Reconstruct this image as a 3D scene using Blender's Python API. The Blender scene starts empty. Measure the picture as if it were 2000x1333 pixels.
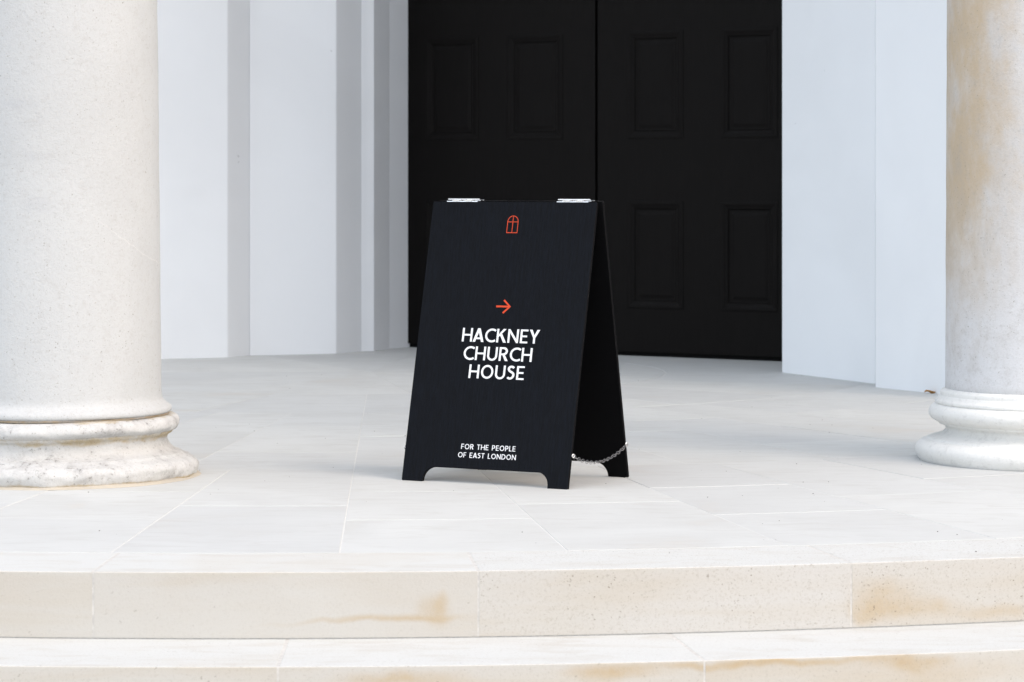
import bpy, bmesh, math, random
from mathutils import Vector, Matrix, noise

R_ = math.radians
sc = bpy.context.scene
COL = sc.collection
random.seed(11)

# ------------------------------------------------------------------ camera
cam_d = bpy.data.cameras.new('camera')
cam_d.sensor_width = 36.0
cam_d.lens = 5610.0 / 2000.0 * 36.0
cam_d.shift_y = -(666.5 - 345.0) / 2000.0
cam_d.clip_start = 0.1
cam_d.clip_end = 6000.0
cam_d.dof.use_dof = True
cam_d.dof.focus_distance = 8.6
cam_d.dof.aperture_fstop = 9.0
cam = bpy.data.objects.new('camera', cam_d)
cam.location = (0, 0, 0.942)
cam.rotation_euler = (R_(90), 0, 0)
COL.objects.link(cam)
sc.camera = cam

# ------------------------------------------------------------------ sky, sun, exposure
SUN_EL, SUN_AZ = 45.0, -54.0          # the sun stands behind the camera, a little to its left
world = bpy.data.worlds.new('World')
sc.world = world
world.use_nodes = True
wn = world.node_tree.nodes
wl = world.node_tree.links
for n in list(wn):
    wn.remove(n)
w_out = wn.new('ShaderNodeOutputWorld')
w_bg = wn.new('ShaderNodeBackground')
w_sky = wn.new('ShaderNodeTexSky')
w_sky.sky_type = 'NISHITA'
w_sky.sun_disc = False
w_sky.sun_elevation = R_(SUN_EL)
w_sky.sun_rotation = R_(180 + SUN_AZ)
w_sky.altitude = 20
w_sky.air_density = 1.0
w_sky.dust_density = 4.0
w_sky.ozone_density = 1.0
w_hsv = wn.new('ShaderNodeHueSaturation')      # thin even cloud: the blue is mostly greyed out
w_hsv.inputs['Saturation'].default_value = 1.0
wl.new(w_sky.outputs[0], w_hsv.inputs['Color'])
wl.new(w_hsv.outputs[0], w_bg.inputs['Color'])
w_bg.inputs['Strength'].default_value = 0.15
wl.new(w_bg.outputs[0], w_out.inputs['Surface'])

sun_d = bpy.data.lights.new('sun', 'SUN')
sun_d.energy = 1.3
sun_d.angle = R_(95)
sun_d.color = (1.0, 0.995, 0.955)
sun = bpy.data.objects.new('sun', sun_d)
_d = Vector((math.sin(R_(SUN_AZ)) * math.cos(R_(SUN_EL)), -math.cos(R_(SUN_AZ)) * math.cos(R_(SUN_EL)), math.sin(R_(SUN_EL))))
sun.rotation_euler = _d.to_track_quat('Z', 'Y').to_euler()
sun.location = (0, -5, 20)
COL.objects.link(sun)

sc.view_settings.view_transform = 'Standard'
sc.view_settings.look = 'None'
sc.view_settings.gamma = 1.0
sc.view_settings.exposure = 0.70
sc.cycles.max_bounces = 6
sc.cycles.diffuse_bounces = 4
sc.cycles.glossy_bounces = 2
sc.view_settings.use_curve_mapping = False

# ------------------------------------------------------------------ helpers
def link(o, parent=None):
    COL.objects.link(o)
    if parent is not None:
        o.parent = parent
    return o

def mesh_obj(name, verts, faces, mat, parent=None, smooth=False, recalc=True):
    me = bpy.data.meshes.new(name)
    me.from_pydata([tuple(v) for v in verts], [], faces)
    if recalc:
        bm = bmesh.new(); bm.from_mesh(me)
        bmesh.ops.recalc_face_normals(bm, faces=bm.faces)
        bm.to_mesh(me); bm.free()
    if smooth:
        for p in me.polygons:
            p.use_smooth = True
    if mat:
        me.materials.append(mat)
    return link(bpy.data.objects.new(name, me), parent)

def bm_obj(name, bm, mat, parent=None, smooth=False):
    me = bpy.data.meshes.new(name)
    bmesh.ops.recalc_face_normals(bm, faces=bm.faces)
    bm.to_mesh(me); bm.free()
    if smooth:
        for p in me.polygons:
            p.use_smooth = True
    me.materials.append(mat)
    return link(bpy.data.objects.new(name, me), parent)

def empty(name, loc=(0, 0, 0)):
    o = bpy.data.objects.new(name, None)
    o.empty_display_size = 0.2
    o.location = loc
    return link(o)

def tag(o, label=None, cat=None, group=None, kind=None):
    if label: o['label'] = label
    if cat: o['category'] = cat
    if group: o['group'] = group
    if kind: o['kind'] = kind
    return o

def prism(name, plan, z0, z1, mat, parent=None, bevel=0.0, seg=2):
    n = len(plan)
    bm = bmesh.new()
    lo = [bm.verts.new((p[0], p[1], z0)) for p in plan]
    hi = [bm.verts.new((p[0], p[1], z1)) for p in plan]
    bm.faces.new(lo); bm.faces.new(hi)
    for i in range(n):
        j = (i + 1) % n
        bm.faces.new((lo[i], lo[j], hi[j], hi[i]))
    bmesh.ops.recalc_face_normals(bm, faces=bm.faces)
    if bevel > 0:
        bmesh.ops.bevel(bm, geom=list(bm.edges), offset=bevel, segments=seg, affect='EDGES', profile=0.5)
    return bm_obj(name, bm, mat, parent)

# ------------------------------------------------------------------ material node helpers
class NT:
    def __init__(self, name):
        self.m = bpy.data.materials.new(name)
        self.m.use_nodes = True
        self.t = self.m.node_tree
        for n in list(self.t.nodes):
            self.t.nodes.remove(n)
        self.out = self.t.nodes.new('ShaderNodeOutputMaterial')
        self.b = self.t.nodes.new('ShaderNodeBsdfPrincipled')
        self.t.links.new(self.b.outputs[0], self.out.inputs[0])
        self.geo = self.t.nodes.new('ShaderNodeNewGeometry')
        self.info = self.t.nodes.new('ShaderNodeObjectInfo')
    def new(self, k, **kw):
        n = self.t.nodes.new(k)
        for a, v in kw.items():
            setattr(n, a, v)
        return n
    def put(self, sock, v):
        if v is None: return
        if hasattr(v, 'links') or isinstance(v, bpy.types.NodeSocket):
            self.t.links.new(v, sock)
        else:
            if isinstance(v, (tuple, list)) and len(v) == 3 and sock.type == 'RGBA':
                v = (*v, 1)
            sock.default_value = v
    def math(self, op, a, b=None, c=None, clamp=False):
        n = self.new('ShaderNodeMath', operation=op, use_clamp=clamp)
        self.put(n.inputs[0], a)
        if b is not None: self.put(n.inputs[1], b)
        if c is not None: self.put(n.inputs[2], c)
        return n.outputs[0]
    def vmath(self, op, a, b=None):
        n = self.new('ShaderNodeVectorMath', operation=op)
        self.put(n.inputs[0], a)
        if b is not None: self.put(n.inputs[1], b)
        return n.outputs['Value'] if op in ('LENGTH', 'DISTANCE', 'DOT_PRODUCT') else n.outputs[0]
    def noise(self, vec, scale, detail=4, rough=0.55, dist=0.0, color=False):
        n = self.new('ShaderNodeTexNoise')
        self.put(n.inputs['Vector'], vec)
        n.inputs['Scale'].default_value = scale
        n.inputs['Detail'].default_value = detail
        n.inputs['Roughness'].default_value = rough
        n.inputs['Distortion'].default_value = dist
        return n.outputs['Color'] if color else n.outputs['Fac']
    def voro(self, vec, scale, rand=1.0, feature='F1'):
        n = self.new('ShaderNodeTexVoronoi', feature=feature)
        self.put(n.inputs['Vector'], vec)
        n.inputs['Scale'].default_value = scale
        n.inputs['Randomness'].default_value = rand
        return n
    def ramp(self, fac, lo, hi, a=0.0, b=1.0):
        n = self.new('ShaderNodeMapRange', interpolation_type='SMOOTHSTEP')
        self.put(n.inputs[0], fac)
        n.inputs[1].default_value = lo; n.inputs[2].default_value = hi
        n.inputs[3].default_value = a; n.inputs[4].default_value = b
        return n.outputs[0]
    def mix(self, fac, a, b, mode='MIX'):
        n = self.new('ShaderNodeMix', data_type='RGBA', blend_type=mode)
        self.put(n.inputs[0], fac)
        self.put(n.inputs[6], a); self.put(n.inputs[7], b)
        return n.outputs[2]
    def pos(self, rnd=True, scale=(1, 1, 1)):
        p = self.geo.outputs['Position']
        if rnd:
            c = self.new('ShaderNodeCombineXYZ')
            r = self.info.outputs['Random']
            for i, k in enumerate((91.0, 57.0, 33.0)):
                self.put(c.inputs[i], self.math('MULTIPLY', r, k))
            p = self.vmath('ADD', p, c.outputs[0])
        if scale != (1, 1, 1):
            p = self.vmath('MULTIPLY', p, scale)
        return p
    def bump(self, h, strength, dist=0.002, prev=None):
        n = self.new('ShaderNodeBump')
        n.inputs['Strength'].default_value = strength
        n.inputs['Distance'].default_value = dist
        self.put(n.inputs['Height'], h)
        if prev is not None: self.put(n.inputs['Normal'], prev)
        return n.outputs[0]
    def done(self, col, rough=0.8, normal=None, spec=0.3, metal=0.0):
        self.put(self.b.inputs['Base Color'], col)
        self.put(self.b.inputs['Roughness'], rough)
        self.b.inputs['Specular IOR Level'].default_value = spec
        self.b.inputs['Metallic'].default_value = metal
        if normal is not None: self.put(self.b.inputs['Normal'], normal)
        return self.m

def specks(t, vec, scale, size, gate_lo=0.5, gate_hi=0.65, gscale=2.0):
    """small dark pits: the middles of some voronoi cells, only where a broad noise allows them"""
    wob = t.vmath('ADD', vec, t.vmath('MULTIPLY', t.noise(vec, scale * 1.7, 2, color=True), (1.3 / scale,) * 3))
    v = t.voro(wob, scale)
    sep = t.new('ShaderNodeSeparateColor'); t.put(sep.inputs[0], v.outputs['Color'])
    on = t.ramp(sep.outputs[0], 0.55, 0.6)
    sz = t.math('MULTIPLY', sep.outputs[1], size)
    d = t.math('SUBTRACT', 1.0, t.math('DIVIDE', v.outputs['Distance'], t.math('ADD', sz, size * 0.25)))
    core = t.ramp(d, 0.0, 0.5)
    return t.math('MULTIPLY', t.math('MULTIPLY', core, on), t.ramp(t.noise(vec, gscale, 3), gate_lo, gate_hi))

def mat_slab(name, tint=(0.572, 0.583, 0.570)):
    t = NT(name)
    p = t.pos()
    r = t.info.outputs['Random']
    big = t.noise(p, 1.7, 3, 0.6, 0.6)
    mid = t.noise(t.vmath('MULTIPLY', p, (6, 15, 15)), 1.0, 4, 0.68, 0.6)
    c = t.mix(t.ramp(big, 0.35, 0.7), tint, tuple(x * k for x, k in zip(tint, (0.91, 0.905, 0.90))))
    c = t.mix(t.math('MULTIPLY', t.ramp(mid, 0.5, 0.72), 0.45), c, (0.455, 0.448, 0.42))
    c = t.mix(t.math('MULTIPLY', t.ramp(big, 0.60, 0.74), 0.20), c, (0.56, 0.48, 0.38))
    c = t.mix(t.ramp(r, 0.0, 1.0, 0.0, 0.42), c, (0.475, 0.488, 0.492))     # each slab was cut from another block
    fine = t.noise(p, 150, 2, 0.75)
    c = t.mix(t.math('MULTIPLY', t.ramp(fine, 0.55, 0.8), 0.16), c, (0.42, 0.40, 0.37))
    return t.done(c, t.ramp(mid, 0.3, 0.7, 0.62, 0.8), t.bump(fine, 0.2, 0.0015), 0.25)

def mat_step(name, shelly=0.0, ochre=0.35, stains=(), tint=(0.525, 0.52, 0.495)):
    """sawn limestone: paler colour on faces turned up, warm bedding layers and shell flecks on upright ones"""
    t = NT(name)
    p = t.pos()
    w = t.geo.outputs['Position']
    c = t.mix(t.ramp(t.noise(p, 1.5, 3, 0.6, 0.5), 0.35, 0.68), tint, (0.50, 0.485, 0.45))
    lay = t.noise(t.vmath('MULTIPLY', p, (1.1, 1.1, 9)), 1.3, 4, 0.55, 0.4)
    c = t.mix(t.math('MULTIPLY', t.ramp(lay, 0.40, 0.72), ochre), c, (0.465, 0.415, 0.335))
    wob = t.vmath('ADD', w, t.vmath('MULTIPLY', t.vmath('SUBTRACT', t.noise(w, 5, 3, 0.55, color=True), (0.5, 0.5, 0.5)), (0.22, 0.22, 0.07)))
    grain = t.noise(w, 26, 4, 0.75)
    for (cx, cy, cz, rx, ry, rz, amt) in stains:
        q = t.vmath('DIVIDE', t.vmath('SUBTRACT', wob, (cx, cy, cz)), (rx * 1.25, ry * 1.6, rz * 1.5))
        m = t.math('SUBTRACT', 1.0, t.vmath('LENGTH', q))
        m = t.math('MULTIPLY', t.ramp(m, -0.25, 1.0), t.ramp(grain, 0.2, 0.7, 0.6, 1.0))
        c = t.mix(t.math('MULTIPLY', m, amt), c, (0.44, 0.345, 0.22))
    top_col = t.mix(t.ramp(t.noise(t.vmath('MULTIPLY', p, (5, 14, 14)), 1.0, 4, 0.65, 0.5), 0.45, 0.72), (0.560, 0.569, 0.556), (0.515, 0.508, 0.478))
    top_col = t.mix(t.math('MULTIPLY', t.ramp(lay, 0.56, 0.72), ochre * 0.6), top_col, (0.50, 0.455, 0.375))
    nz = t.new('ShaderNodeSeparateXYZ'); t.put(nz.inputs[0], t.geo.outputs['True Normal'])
    c = t.mix(t.ramp(nz.outputs[2], 0.45, 0.9), c, top_col)  # faces turned up take the paler colour
    fine = t.noise(p, 150, 3, 0.85)
    c = t.mix(t.math('MULTIPLY', t.ramp(fine, 0.50, 0.74), 0.22 + 0.38 * shelly), c, (0.34, 0.31, 0.26))
    s1 = specks(t, p, 58, 0.20, 0.36 if shelly else 0.54, 0.56, 3.0)
    pit = t.math('MULTIPLY', s1, 0.35 + 0.45 * shelly)
    if shelly > 0.2:
        s2 = specks(t, p, 150, 0.30, 0.30, 0.55, 4.0)
        pit = t.math('ADD', pit, t.math('MULTIPLY', s2, 0.9 * shelly), clamp=True)
    c = t.mix(t.math('MULTIPLY', pit, 0.8), c, (0.19, 0.165, 0.13))
    return t.done(c, 0.85, t.bump(fine, 0.4, 0.0022), 0.18)

def mat_column(name, tint, dirt=0.0, tan=0.0, pits=1.0, moss=0.0, crack=False):
    t = NT(name)
    w = p = t.geo.outputs['Position']
    sx = t.new('ShaderNodeSeparateXYZ'); t.put(sx.inputs[0], w)
    c = t.mix(t.ramp(t.noise(p, 2.2, 3, 0.6, 0.7), 0.35, 0.68), tint, tuple(x * 0.955 for x in tint))
    med = t.noise(p, 9, 5, 0.72, 0.0)
    c = t.mix(t.math('MULTIPLY', t.ramp(t.noise(p, 38, 4, 0.8), 0.50, 0.70), 0.30), c, (0.42, 0.41, 0.395))
    if tan > 0:
        streak = t.noise(t.vmath('MULTIPLY', p, (6, 6, 3.0)), 1.0, 5, 0.68, 0.0)
        side = t.ramp(t.math('ADD', sx.outputs[0], t.math('MULTIPLY', med, 0.22)), 1.60, 1.86, 1.0, 0.0)
        up = t.ramp(t.math('ADD', sx.outputs[2], t.math('MULTIPLY', med, 0.5)), 0.5, 1.2)
        c = t.mix(t.math('MULTIPLY', t.math('MULTIPLY', t.ramp(streak, 0.22, 0.62, 0.25, 1.0), t.math('MULTIPLY', side, up)), tan), c, (0.52, 0.42, 0.30))
        c = t.mix(t.math('MULTIPLY', t.ramp(streak, 0.56, 0.74), 0.28 * tan), c, (0.42, 0.39, 0.36))
    if dirt > 0:
        c = t.mix(t.math('MULTIPLY', t.ramp(med, 0.44, 0.70), dirt * 0.8), c, (0.40, 0.395, 0.39))
        c = t.mix(t.math('MULTIPLY', t.ramp(t.math('ADD', t.noise(p, 75, 4, 0.8), t.math('MULTIPLY', t.math('SUBTRACT', med, 0.5), 0.5)), 0.57, 0.72), dirt * 0.8), c, (0.22, 0.215, 0.20))
    if moss > 0:                     # yellow-brown run marks in the hollows of the old base
        z = t.math('ADD', sx.outputs[2], t.math('MULTIPLY', t.math('SUBTRACT', t.noise(p, 11, 4, 0.65), 0.5), 0.03))
        for zc, hw, a in ((0.002, 0.013, 0.75), (0.133, 0.016, 0.7), (0.197, 0.008, 0.5)):
            band = t.math('SUBTRACT', 1.0, t.math('DIVIDE', t.math('ABSOLUTE', t.math('SUBTRACT', z, zc)), hw))
            m = t.math('MULTIPLY', t.ramp(band, 0.0, 0.6), t.ramp(med, 0.30, 0.6))
            c = t.mix(t.math('MULTIPLY', m, a * moss), c, (0.44, 0.34, 0.18))
    if crack:
        zl = t.math('ADD', t.math('MULTIPLY', sx.outputs[0], -0.93), -0.364)
        zl = t.math('ADD', zl, t.math('MULTIPLY', t.math('SUBTRACT', med, 0.5), 0.05))
        m = t.ramp(t.math('ABSOLUTE', t.math('SUBTRACT', sx.outputs[2], zl)), 0.0006, 0.0026, 1.0, 0.0)
        m = t.math('MULTIPLY', m, t.ramp(sx.outputs[0], -1.32, -1.2))
        c = t.mix(t.math('MULTIPLY', m, 0.3), c, (0.70, 0.69, 0.67))
        for (gx, gz, rx, rz) in ((-1.52, 1.16, 0.10, 0.03), (-1.44, 0.86, 0.07, 0.035), (-1.46, 1.0, 0.05, 0.02)):
            q = t.vmath('DIVIDE', t.vmath('SUBTRACT', p, (gx, 8.75, gz)), (rx, 0.3, rz))
            g = t.math('ADD', t.math('SUBTRACT', 1.0, t.vmath('LENGTH', q)), t.math('MULTIPLY', t.math('SUBTRACT', med, 0.5), 2.2))
            c = t.mix(t.math('MULTIPLY', t.ramp(g, 0.0, 0.8), 0.28), c, (0.44, 0.45, 0.47))
    fine = t.noise(p, 140, 3, 0.85)
    c = t.mix(t.math('MULTIPLY', t.ramp(fine, 0.50, 0.76), 0.34 if pits > 0.3 else 0.12), c, (0.37, 0.35, 0.315))
    if pits > 0.3:
        s1 = specks(t, p, 34, 0.10, 0.38, 0.58, 3.0)
        s2 = specks(t, p, 120, 0.24, 0.32, 0.55, 4.0)
        pit = t.math('MULTIPLY', t.math('ADD', t.math('MULTIPLY', s1, 1.0), t.math('MULTIPLY', s2, 0.8), clamp=True), pits)
        c = t.mix(t.math('MULTIPLY', pit, 0.75), c, (0.20, 0.18, 0.14))
    return t.done(c, 0.95, t.bump(t.noise(p, 70, 4, 0.8), 0.55, 0.0045), 0.05)

def mat_paint(name, col=(0.795, 0.822, 0.848)):
    t = NT(name)
    p = t.geo.outputs['Position']
    m = t.noise(p, 1.1, 3, 0.6, 0.5)
    c = t.mix(t.ramp(m, 0.35, 0.7), col, tuple(x * 0.955 for x in col))
    sp = specks(t, p, 9, 0.055, 0.55, 0.62, 2.5)
    c = t.mix(t.math('MULTIPLY', sp, 0.5), c, (0.25, 0.26, 0.27))
    return t.done(c, 0.62, t.bump(t.noise(p, 35, 3, 0.7), 0.25, 0.003), 0.3)

def mat_wood(name, col, grain_dir, spec=0.35, rough=0.5, bumpk=0.35, con=0.3):
    """black stained board: grain runs along the local Z of the board"""
    t = NT(name)
    tc = t.new('ShaderNodeTexCoord')
    p = t.vmath('MULTIPLY', tc.outputs['Object'], grain_dir)
    g = t.noise(p, 1.0, 6, 0.7, 0.3)
    g2 = t.noise(t.vmath('MULTIPLY', tc.outputs['Object'], tuple(x * 3.1 for x in grain_dir)), 1.0, 4, 0.7)
    c = t.mix(t.ramp(g, 0.35, 0.68), tuple(x * (1 - con) for x in col), tuple(x * (1 + con) for x in col))
    c = t.mix(t.math('MULTIPLY', t.ramp(t.noise(tc.outputs['Object'], 5, 4), 0.4, 0.7), 0.3), c, tuple(x * 0.8 for x in col))
    n1 = t.bump(g, bumpk, 0.0015)
    n1 = t.bump(g2, bumpk, 0.0008, n1)
    return t.done(c, t.ramp(g2, 0.3, 0.7, rough - 0.08, rough + 0.1), n1, spec)

def mat_plain(name, col, rough=0.5, spec=0.4, metal=0.0, var=0.12, scale=40):
    t = NT(name)
    p = t.pos(rnd=False)
    f = t.noise(p, scale, 4, 0.6)
    c = t.mix(t.ramp(f, 0.3, 0.7), tuple(x * (1 - var) for x in col), tuple(min(1, x * (1 + var)) for x in col))
    return t.done(c, t.ramp(f, 0.3, 0.7, max(0.05, rough - 0.06), rough + 0.06), t.bump(f, 0.08, 0.0006), spec, metal)

M = {}
M['slab'] = mat_slab('limestone_slab')
M['mortar'] = mat_plain('pale_mortar', (0.615, 0.615, 0.595), 0.9, 0.1, 0, 0.08, 90)
M['step_mortar'] = mat_plain('step_mortar', (0.535, 0.525, 0.50), 0.9, 0.1, 0, 0.12, 60)
M['paint'] = mat_paint('white_masonry_paint')
M['door'] = mat_wood('black_door_paint', (0.0047, 0.0040, 0.0038), (60, 60, 4), 0.08, 0.55, 0.03, 0.12)
M['black'] = mat_plain('gap_black', (0.004, 0.004, 0.004), 0.8, 0.1)
M['board'] = mat_wood('black_stained_ply', (0.0022, 0.0033, 0.0060), (170, 170, 13), 0.12, 0.6, 0.8, 0.42)
M['board_edge'] = mat_plain('plain_black_board', (0.0025, 0.0025, 0.003), 0.75, 0.08)
M['print_white'] = mat_plain('white_print', (0.80, 0.81, 0.83), 0.5, 0.3, 0, 0.03, 300)
M['print_red'] = mat_plain('red_orange_print', (0.62, 0.058, 0.012), 0.5, 0.3, 0, 0.05, 300)
M['chain'] = mat_plain('dull_steel', (0.30, 0.30, 0.31), 0.3, 0.5, 1.0, 0.1, 200)
M['steel'] = mat_plain('bright_zinc', (0.80, 0.80, 0.80), 0.22, 0.5, 1.0, 0.06, 200)
M['paving'] = mat_plain('grey_paving', (0.45, 0.43, 0.40), 0.85, 0.2, 0, 0.15, 0.8)
M['grit'] = mat_plain('dark_grit', (0.10, 0.09, 0.08), 0.9, 0.1)
M['leaf'] = mat_plain('dry_brown_leaf', (0.42, 0.22, 0.07), 0.7, 0.2, 0, 0.3, 60)
M['col_old'] = mat_column('weathered_limestone', (0.525, 0.537, 0.537), 0.0, 0.0, 1.0, 0.0, True)
M['base_old'] = mat_column('weathered_limestone_base', (0.575, 0.578, 0.568), 1.0, 0.0, 1.0, 1.0)
M['col_tan'] = mat_column('stained_limestone', (0.65, 0.658, 0.67), 0.2, 1.0, 1.0)
M['base_new'] = mat_column('new_limestone_base', (0.76, 0.76, 0.735), 0.0, 0.0, 0.15)

# ------------------------------------------------------------------ plan of the place (metres, camera over the origin)
CX, CY = -0.681, 13.838                 # centre of the round porch
TAN = -32.5                             # the church front runs at this angle
t_ = Vector((math.cos(R_(TAN)), math.sin(R_(TAN))))
n_ = Vector((math.sin(R_(TAN)), -math.cos(R_(TAN))))   # out of the church
CC = Vector((CX, CY))
R_EDGE, R_COPE = 7.0, 6.655
RISE, TREAD = 0.16, 0.383

def polar(r, a):
    return (CX + r * math.cos(R_(a)), CY + r * math.sin(R_(a)))

# ---- ground sheet
GZ = -4 * RISE
bm = bmesh.new()
bmesh.ops.create_circle(bm, cap_ends=True, segments=96, radius=2500)
for v in bm.verts:
    v.co.z = GZ
tag(bm_obj('pavement', bm, M['paving']), kind='structure')

# ---- porch floor: a bed of mortar with every slab its own stone
def disc(name, r, z0, z1, mat, a0=-214, a1=-26, parent=None, r_in=None):
    k = 300
    pts = [polar(r, a0 + (a1 - a0) * i / k) for i in range(k + 1)]
    if r_in:
        pts += [polar(r_in, a1 + (a0 - a1) * i / k) for i in range(k + 1)]
    return prism(name, pts, z0, z1, mat, parent)

floor = disc('portico_floor', R_COPE - 0.002, -RISE + 0.01, -0.0009, M['mortar'], -212.5, -32.5)
tag(floor, 'round porch floor of pale limestone slabs in rings', kind='structure')
bm = bmesh.new()
bmesh.ops.create_circle(bm, cap_ends=True, segments=64, radius=2.9, matrix=Matrix.Translation((CX, CY, -0.0016)))
bm_obj('mortar_bed', bm, M['mortar'], floor)

def sector_stone(name, r0, r1, a0, a1, ztop, h, mat, parent, gap=0.0016, bev=0.0014, steps=None, nose=0.0, jit=0.0):
    """one stone between two radii and two radial joints, arrises eased"""
    steps = steps or max(2, int((a1 - a0) * r1 / 57.3 / 0.22))
    def ring(ins, z, extra=0.0):
        ri, ro = r0 + gap + ins, r1 - gap - ins + extra
        pts = []
        for rr, seq in ((ro, range(steps + 1)), (ri, range(steps, -1, -1))):
            if rr <= 0.02:
                pts.append((CX, CY, z)); continue
            da = math.degrees((gap + ins) / rr)
            for i in seq:
                x, y = polar(rr, a0 + da + (a1 - a0 - 2 * da) * i / steps)
                pts.append((x, y, z))
        return pts
    rings = [ring(0, ztop - h), ring(0, ztop - bev), ring(bev * 0.35, ztop - bev * 0.35), ring(bev, ztop)]
    n = len(rings[0]); V = []; F = []
    for rg in rings: V += rg
    for k in range(len(rings) - 1):
        for i in range(n):
            j = (i + 1) % n
            F.append((k * n + i, k * n + j, (k + 1) * n + j, (k + 1) * n + i))
    # cap the top as quads across
    top = (len(rings) - 1) * n
    m = steps + 1
    if n == 2 * m:
        for base, flip in ((top, False), (0, True)):
            for i in range(steps):
                q = (base + i, base + i + 1, base + n - 2 - i, base + n - 1 - i)
                F.append(q[::-1] if flip else q)
    else:
        F.append(tuple(range(top, top + n)))
        F.append(tuple(range(n))[::-1])
    if jit:
        tx, ty, tz = random.uniform(-jit, jit), random.uniform(-jit, jit), random.uniform(-jit, jit)
        mx = sum(v[0] for v in V) / len(V); my = sum(v[1] for v in V) / len(V)
        V = [(x, y, z + tz + (x - mx) * tx + (y - my) * ty) for x, y, z in V]
    return mesh_obj(name, V, F, mat, parent)

A0, A1 = -210.0, -32.6
SLAB_H = 0.05
# outer rings: sectors of five degrees, joints staggered from sector to sector
k = 0
a = -87.85
edges = [a]
while edges[0] > A0: edges.insert(0, edges[0] - 4.93)
while edges[-1] < A1: edges.append(edges[-1] + 4.93)
for i in range(len(edges) - 1):
    lo, hi = max(edges[i], -211), min(edges[i + 1], A1)
    if hi - lo < 1.0: continue
    odd = round((edges[i] + 87.85) / 4.93) % 2
    rr = [4.6, 5.27, 5.97, R_COPE] if not odd else [4.6, 5.63, R_COPE]
    for r0, r1 in zip(rr, rr[1:]):
        sector_stone('paving_slab', r0, r1, lo, hi, 0.0, SLAB_H, M['slab'], floor, jit=0.0006)
# middle rings
st = 6.85
edges = [-87.85]
while edges[0] > A0: edges.insert(0, edges[0] - st)
while edges[-1] < A1: edges.append(edges[-1] + st)
for i in range(len(edges) - 1):
    lo, hi = max(edges[i], -211), min(edges[i + 1], A1)
    if hi - lo < 1.0: continue
    odd = round((edges[i] + 87.85) / st) % 2
    rr = [2.41, 3.43, 4.6] if not odd else [2.41, 3.0, 4.03, 4.6]
    for r0, r1 in zip(rr, rr[1:]):
        sector_stone('paving_slab', r0, r1, lo, hi, 0.0, SLAB_H, M['slab'], floor, jit=0.0006)
# inner rings, all the way round into the doorway
for i in range(22):
    a0 = -87.85 + i * 360 / 22
    sector_stone('paving_slab', 1.42, 2.41, a0, a0 + 360 / 22, 0.0, SLAB_H, M['slab'], floor, jit=0.0005)
for i in range(11):
    a0 = -80 + i * 360 / 11
    sector_stone('paving_slab', 0.0, 1.42, a0, a0 + 360 / 11, 0.0, SLAB_H, M['slab'], floor, jit=0.0003)
for i in range(11):
    a0 = -32.6 + i * 14.0
    sector_stone('paving_slab', 2.41, 3.1, a0, a0 + 14.0, 0.0, SLAB_H, M['slab'], floor)

# ---- steps: rings of long stones
def on_riser(px, py, r):
    """world point on a riser of radius r, from bearing px (0..2000) and height py"""
    kx = (px - 1000) / 5610.0
    # intersect ray (kx*y, y) with the circle, near side
    A = kx * kx + 1; B = -2 * (kx * CX + CY); Cc = CX * CX + CY * CY - r * r
    y = (-B - math.sqrt(B * B - 4 * A * Cc)) / (2 * A)
    return (kx * y, y, 0.942 - (py - 345) * y / 5610.0)

S1 = [(*on_riser(846, 1192, 7.0), 0.055, 0.1, 0.030, 0.75), (*on_riser(800, 1211, 7.0), 0.16, 0.2, 0.009, 0.6),
      (*on_riser(700, 1213, 7.0), 0.20, 0.2, 0.006, 0.45), (*on_riser(862, 1175, 7.0), 0.03, 0.1, 0.022, 0.6)]
S2 = [(*on_riser(1740, 1170, 7.0), 0.10, 0.15, 0.035, 0.68), (*on_riser(1790, 1188, 7.0), 0.14, 0.15, 0.022, 0.6),
      (*on_riser(1960, 1190, 7.0), 0.10, 0.15, 0.014, 0.55), (*on_riser(1700, 1190, 7.0), 0.04, 0.1, 0.03, 0.6)]
S3 = [(*on_riser(1225, 1309, 7.383), 0.13, 0.15, 0.016, 0.95), (*on_riser(1470, 1296, 7.383), 0.16, 0.15, 0.010, 0.9),
      (*on_riser(1770, 1291, 7.383), 0.10, 0.15, 0.014, 0.9), (*on_riser(1560, 1294, 7.383), 0.30, 0.15, 0.007, 0.7),
      (*on_riser(790, 1330, 7.383), 0.14, 0.15, 0.014, 0.8), (*on_riser(1850, 1310, 7.383), 0.25, 0.15, 0.03, 0.4)]
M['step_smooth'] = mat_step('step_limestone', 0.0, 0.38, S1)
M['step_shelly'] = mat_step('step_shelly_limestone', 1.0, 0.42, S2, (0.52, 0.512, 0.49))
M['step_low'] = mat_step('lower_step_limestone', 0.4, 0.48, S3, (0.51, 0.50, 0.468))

def step_ring(name, label, r_in, r_out, ztop, first, mats, width=7.52):
    root = disc(name, r_out - 0.0025, ztop - RISE + 0.0005, ztop - 0.0045, M['mortar'], -213, -32, None, r_in + 0.0005)
    tag(root, label, kind='structure')
    e = [first]
    while e[0] > A0: e.insert(0, e[0] - width)
    while e[-1] < A1: e.append(e[-1] + width)
    for i in range(len(e) - 1):
        lo, hi = max(e[i], -212), min(e[i + 1], A1)
        if hi - lo < 0.8: continue
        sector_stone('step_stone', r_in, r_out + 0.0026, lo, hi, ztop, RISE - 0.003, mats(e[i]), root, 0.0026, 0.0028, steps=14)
        da = math.degrees(0.0052 / r_out)
        sector_stone('mortar_joint', r_in, r_out - 0.0007, lo - da, lo + da, ztop - 0.0006, RISE - 0.003, M['step_mortar'], root, 0.0, 0.0005, steps=2)
    return root

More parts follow.
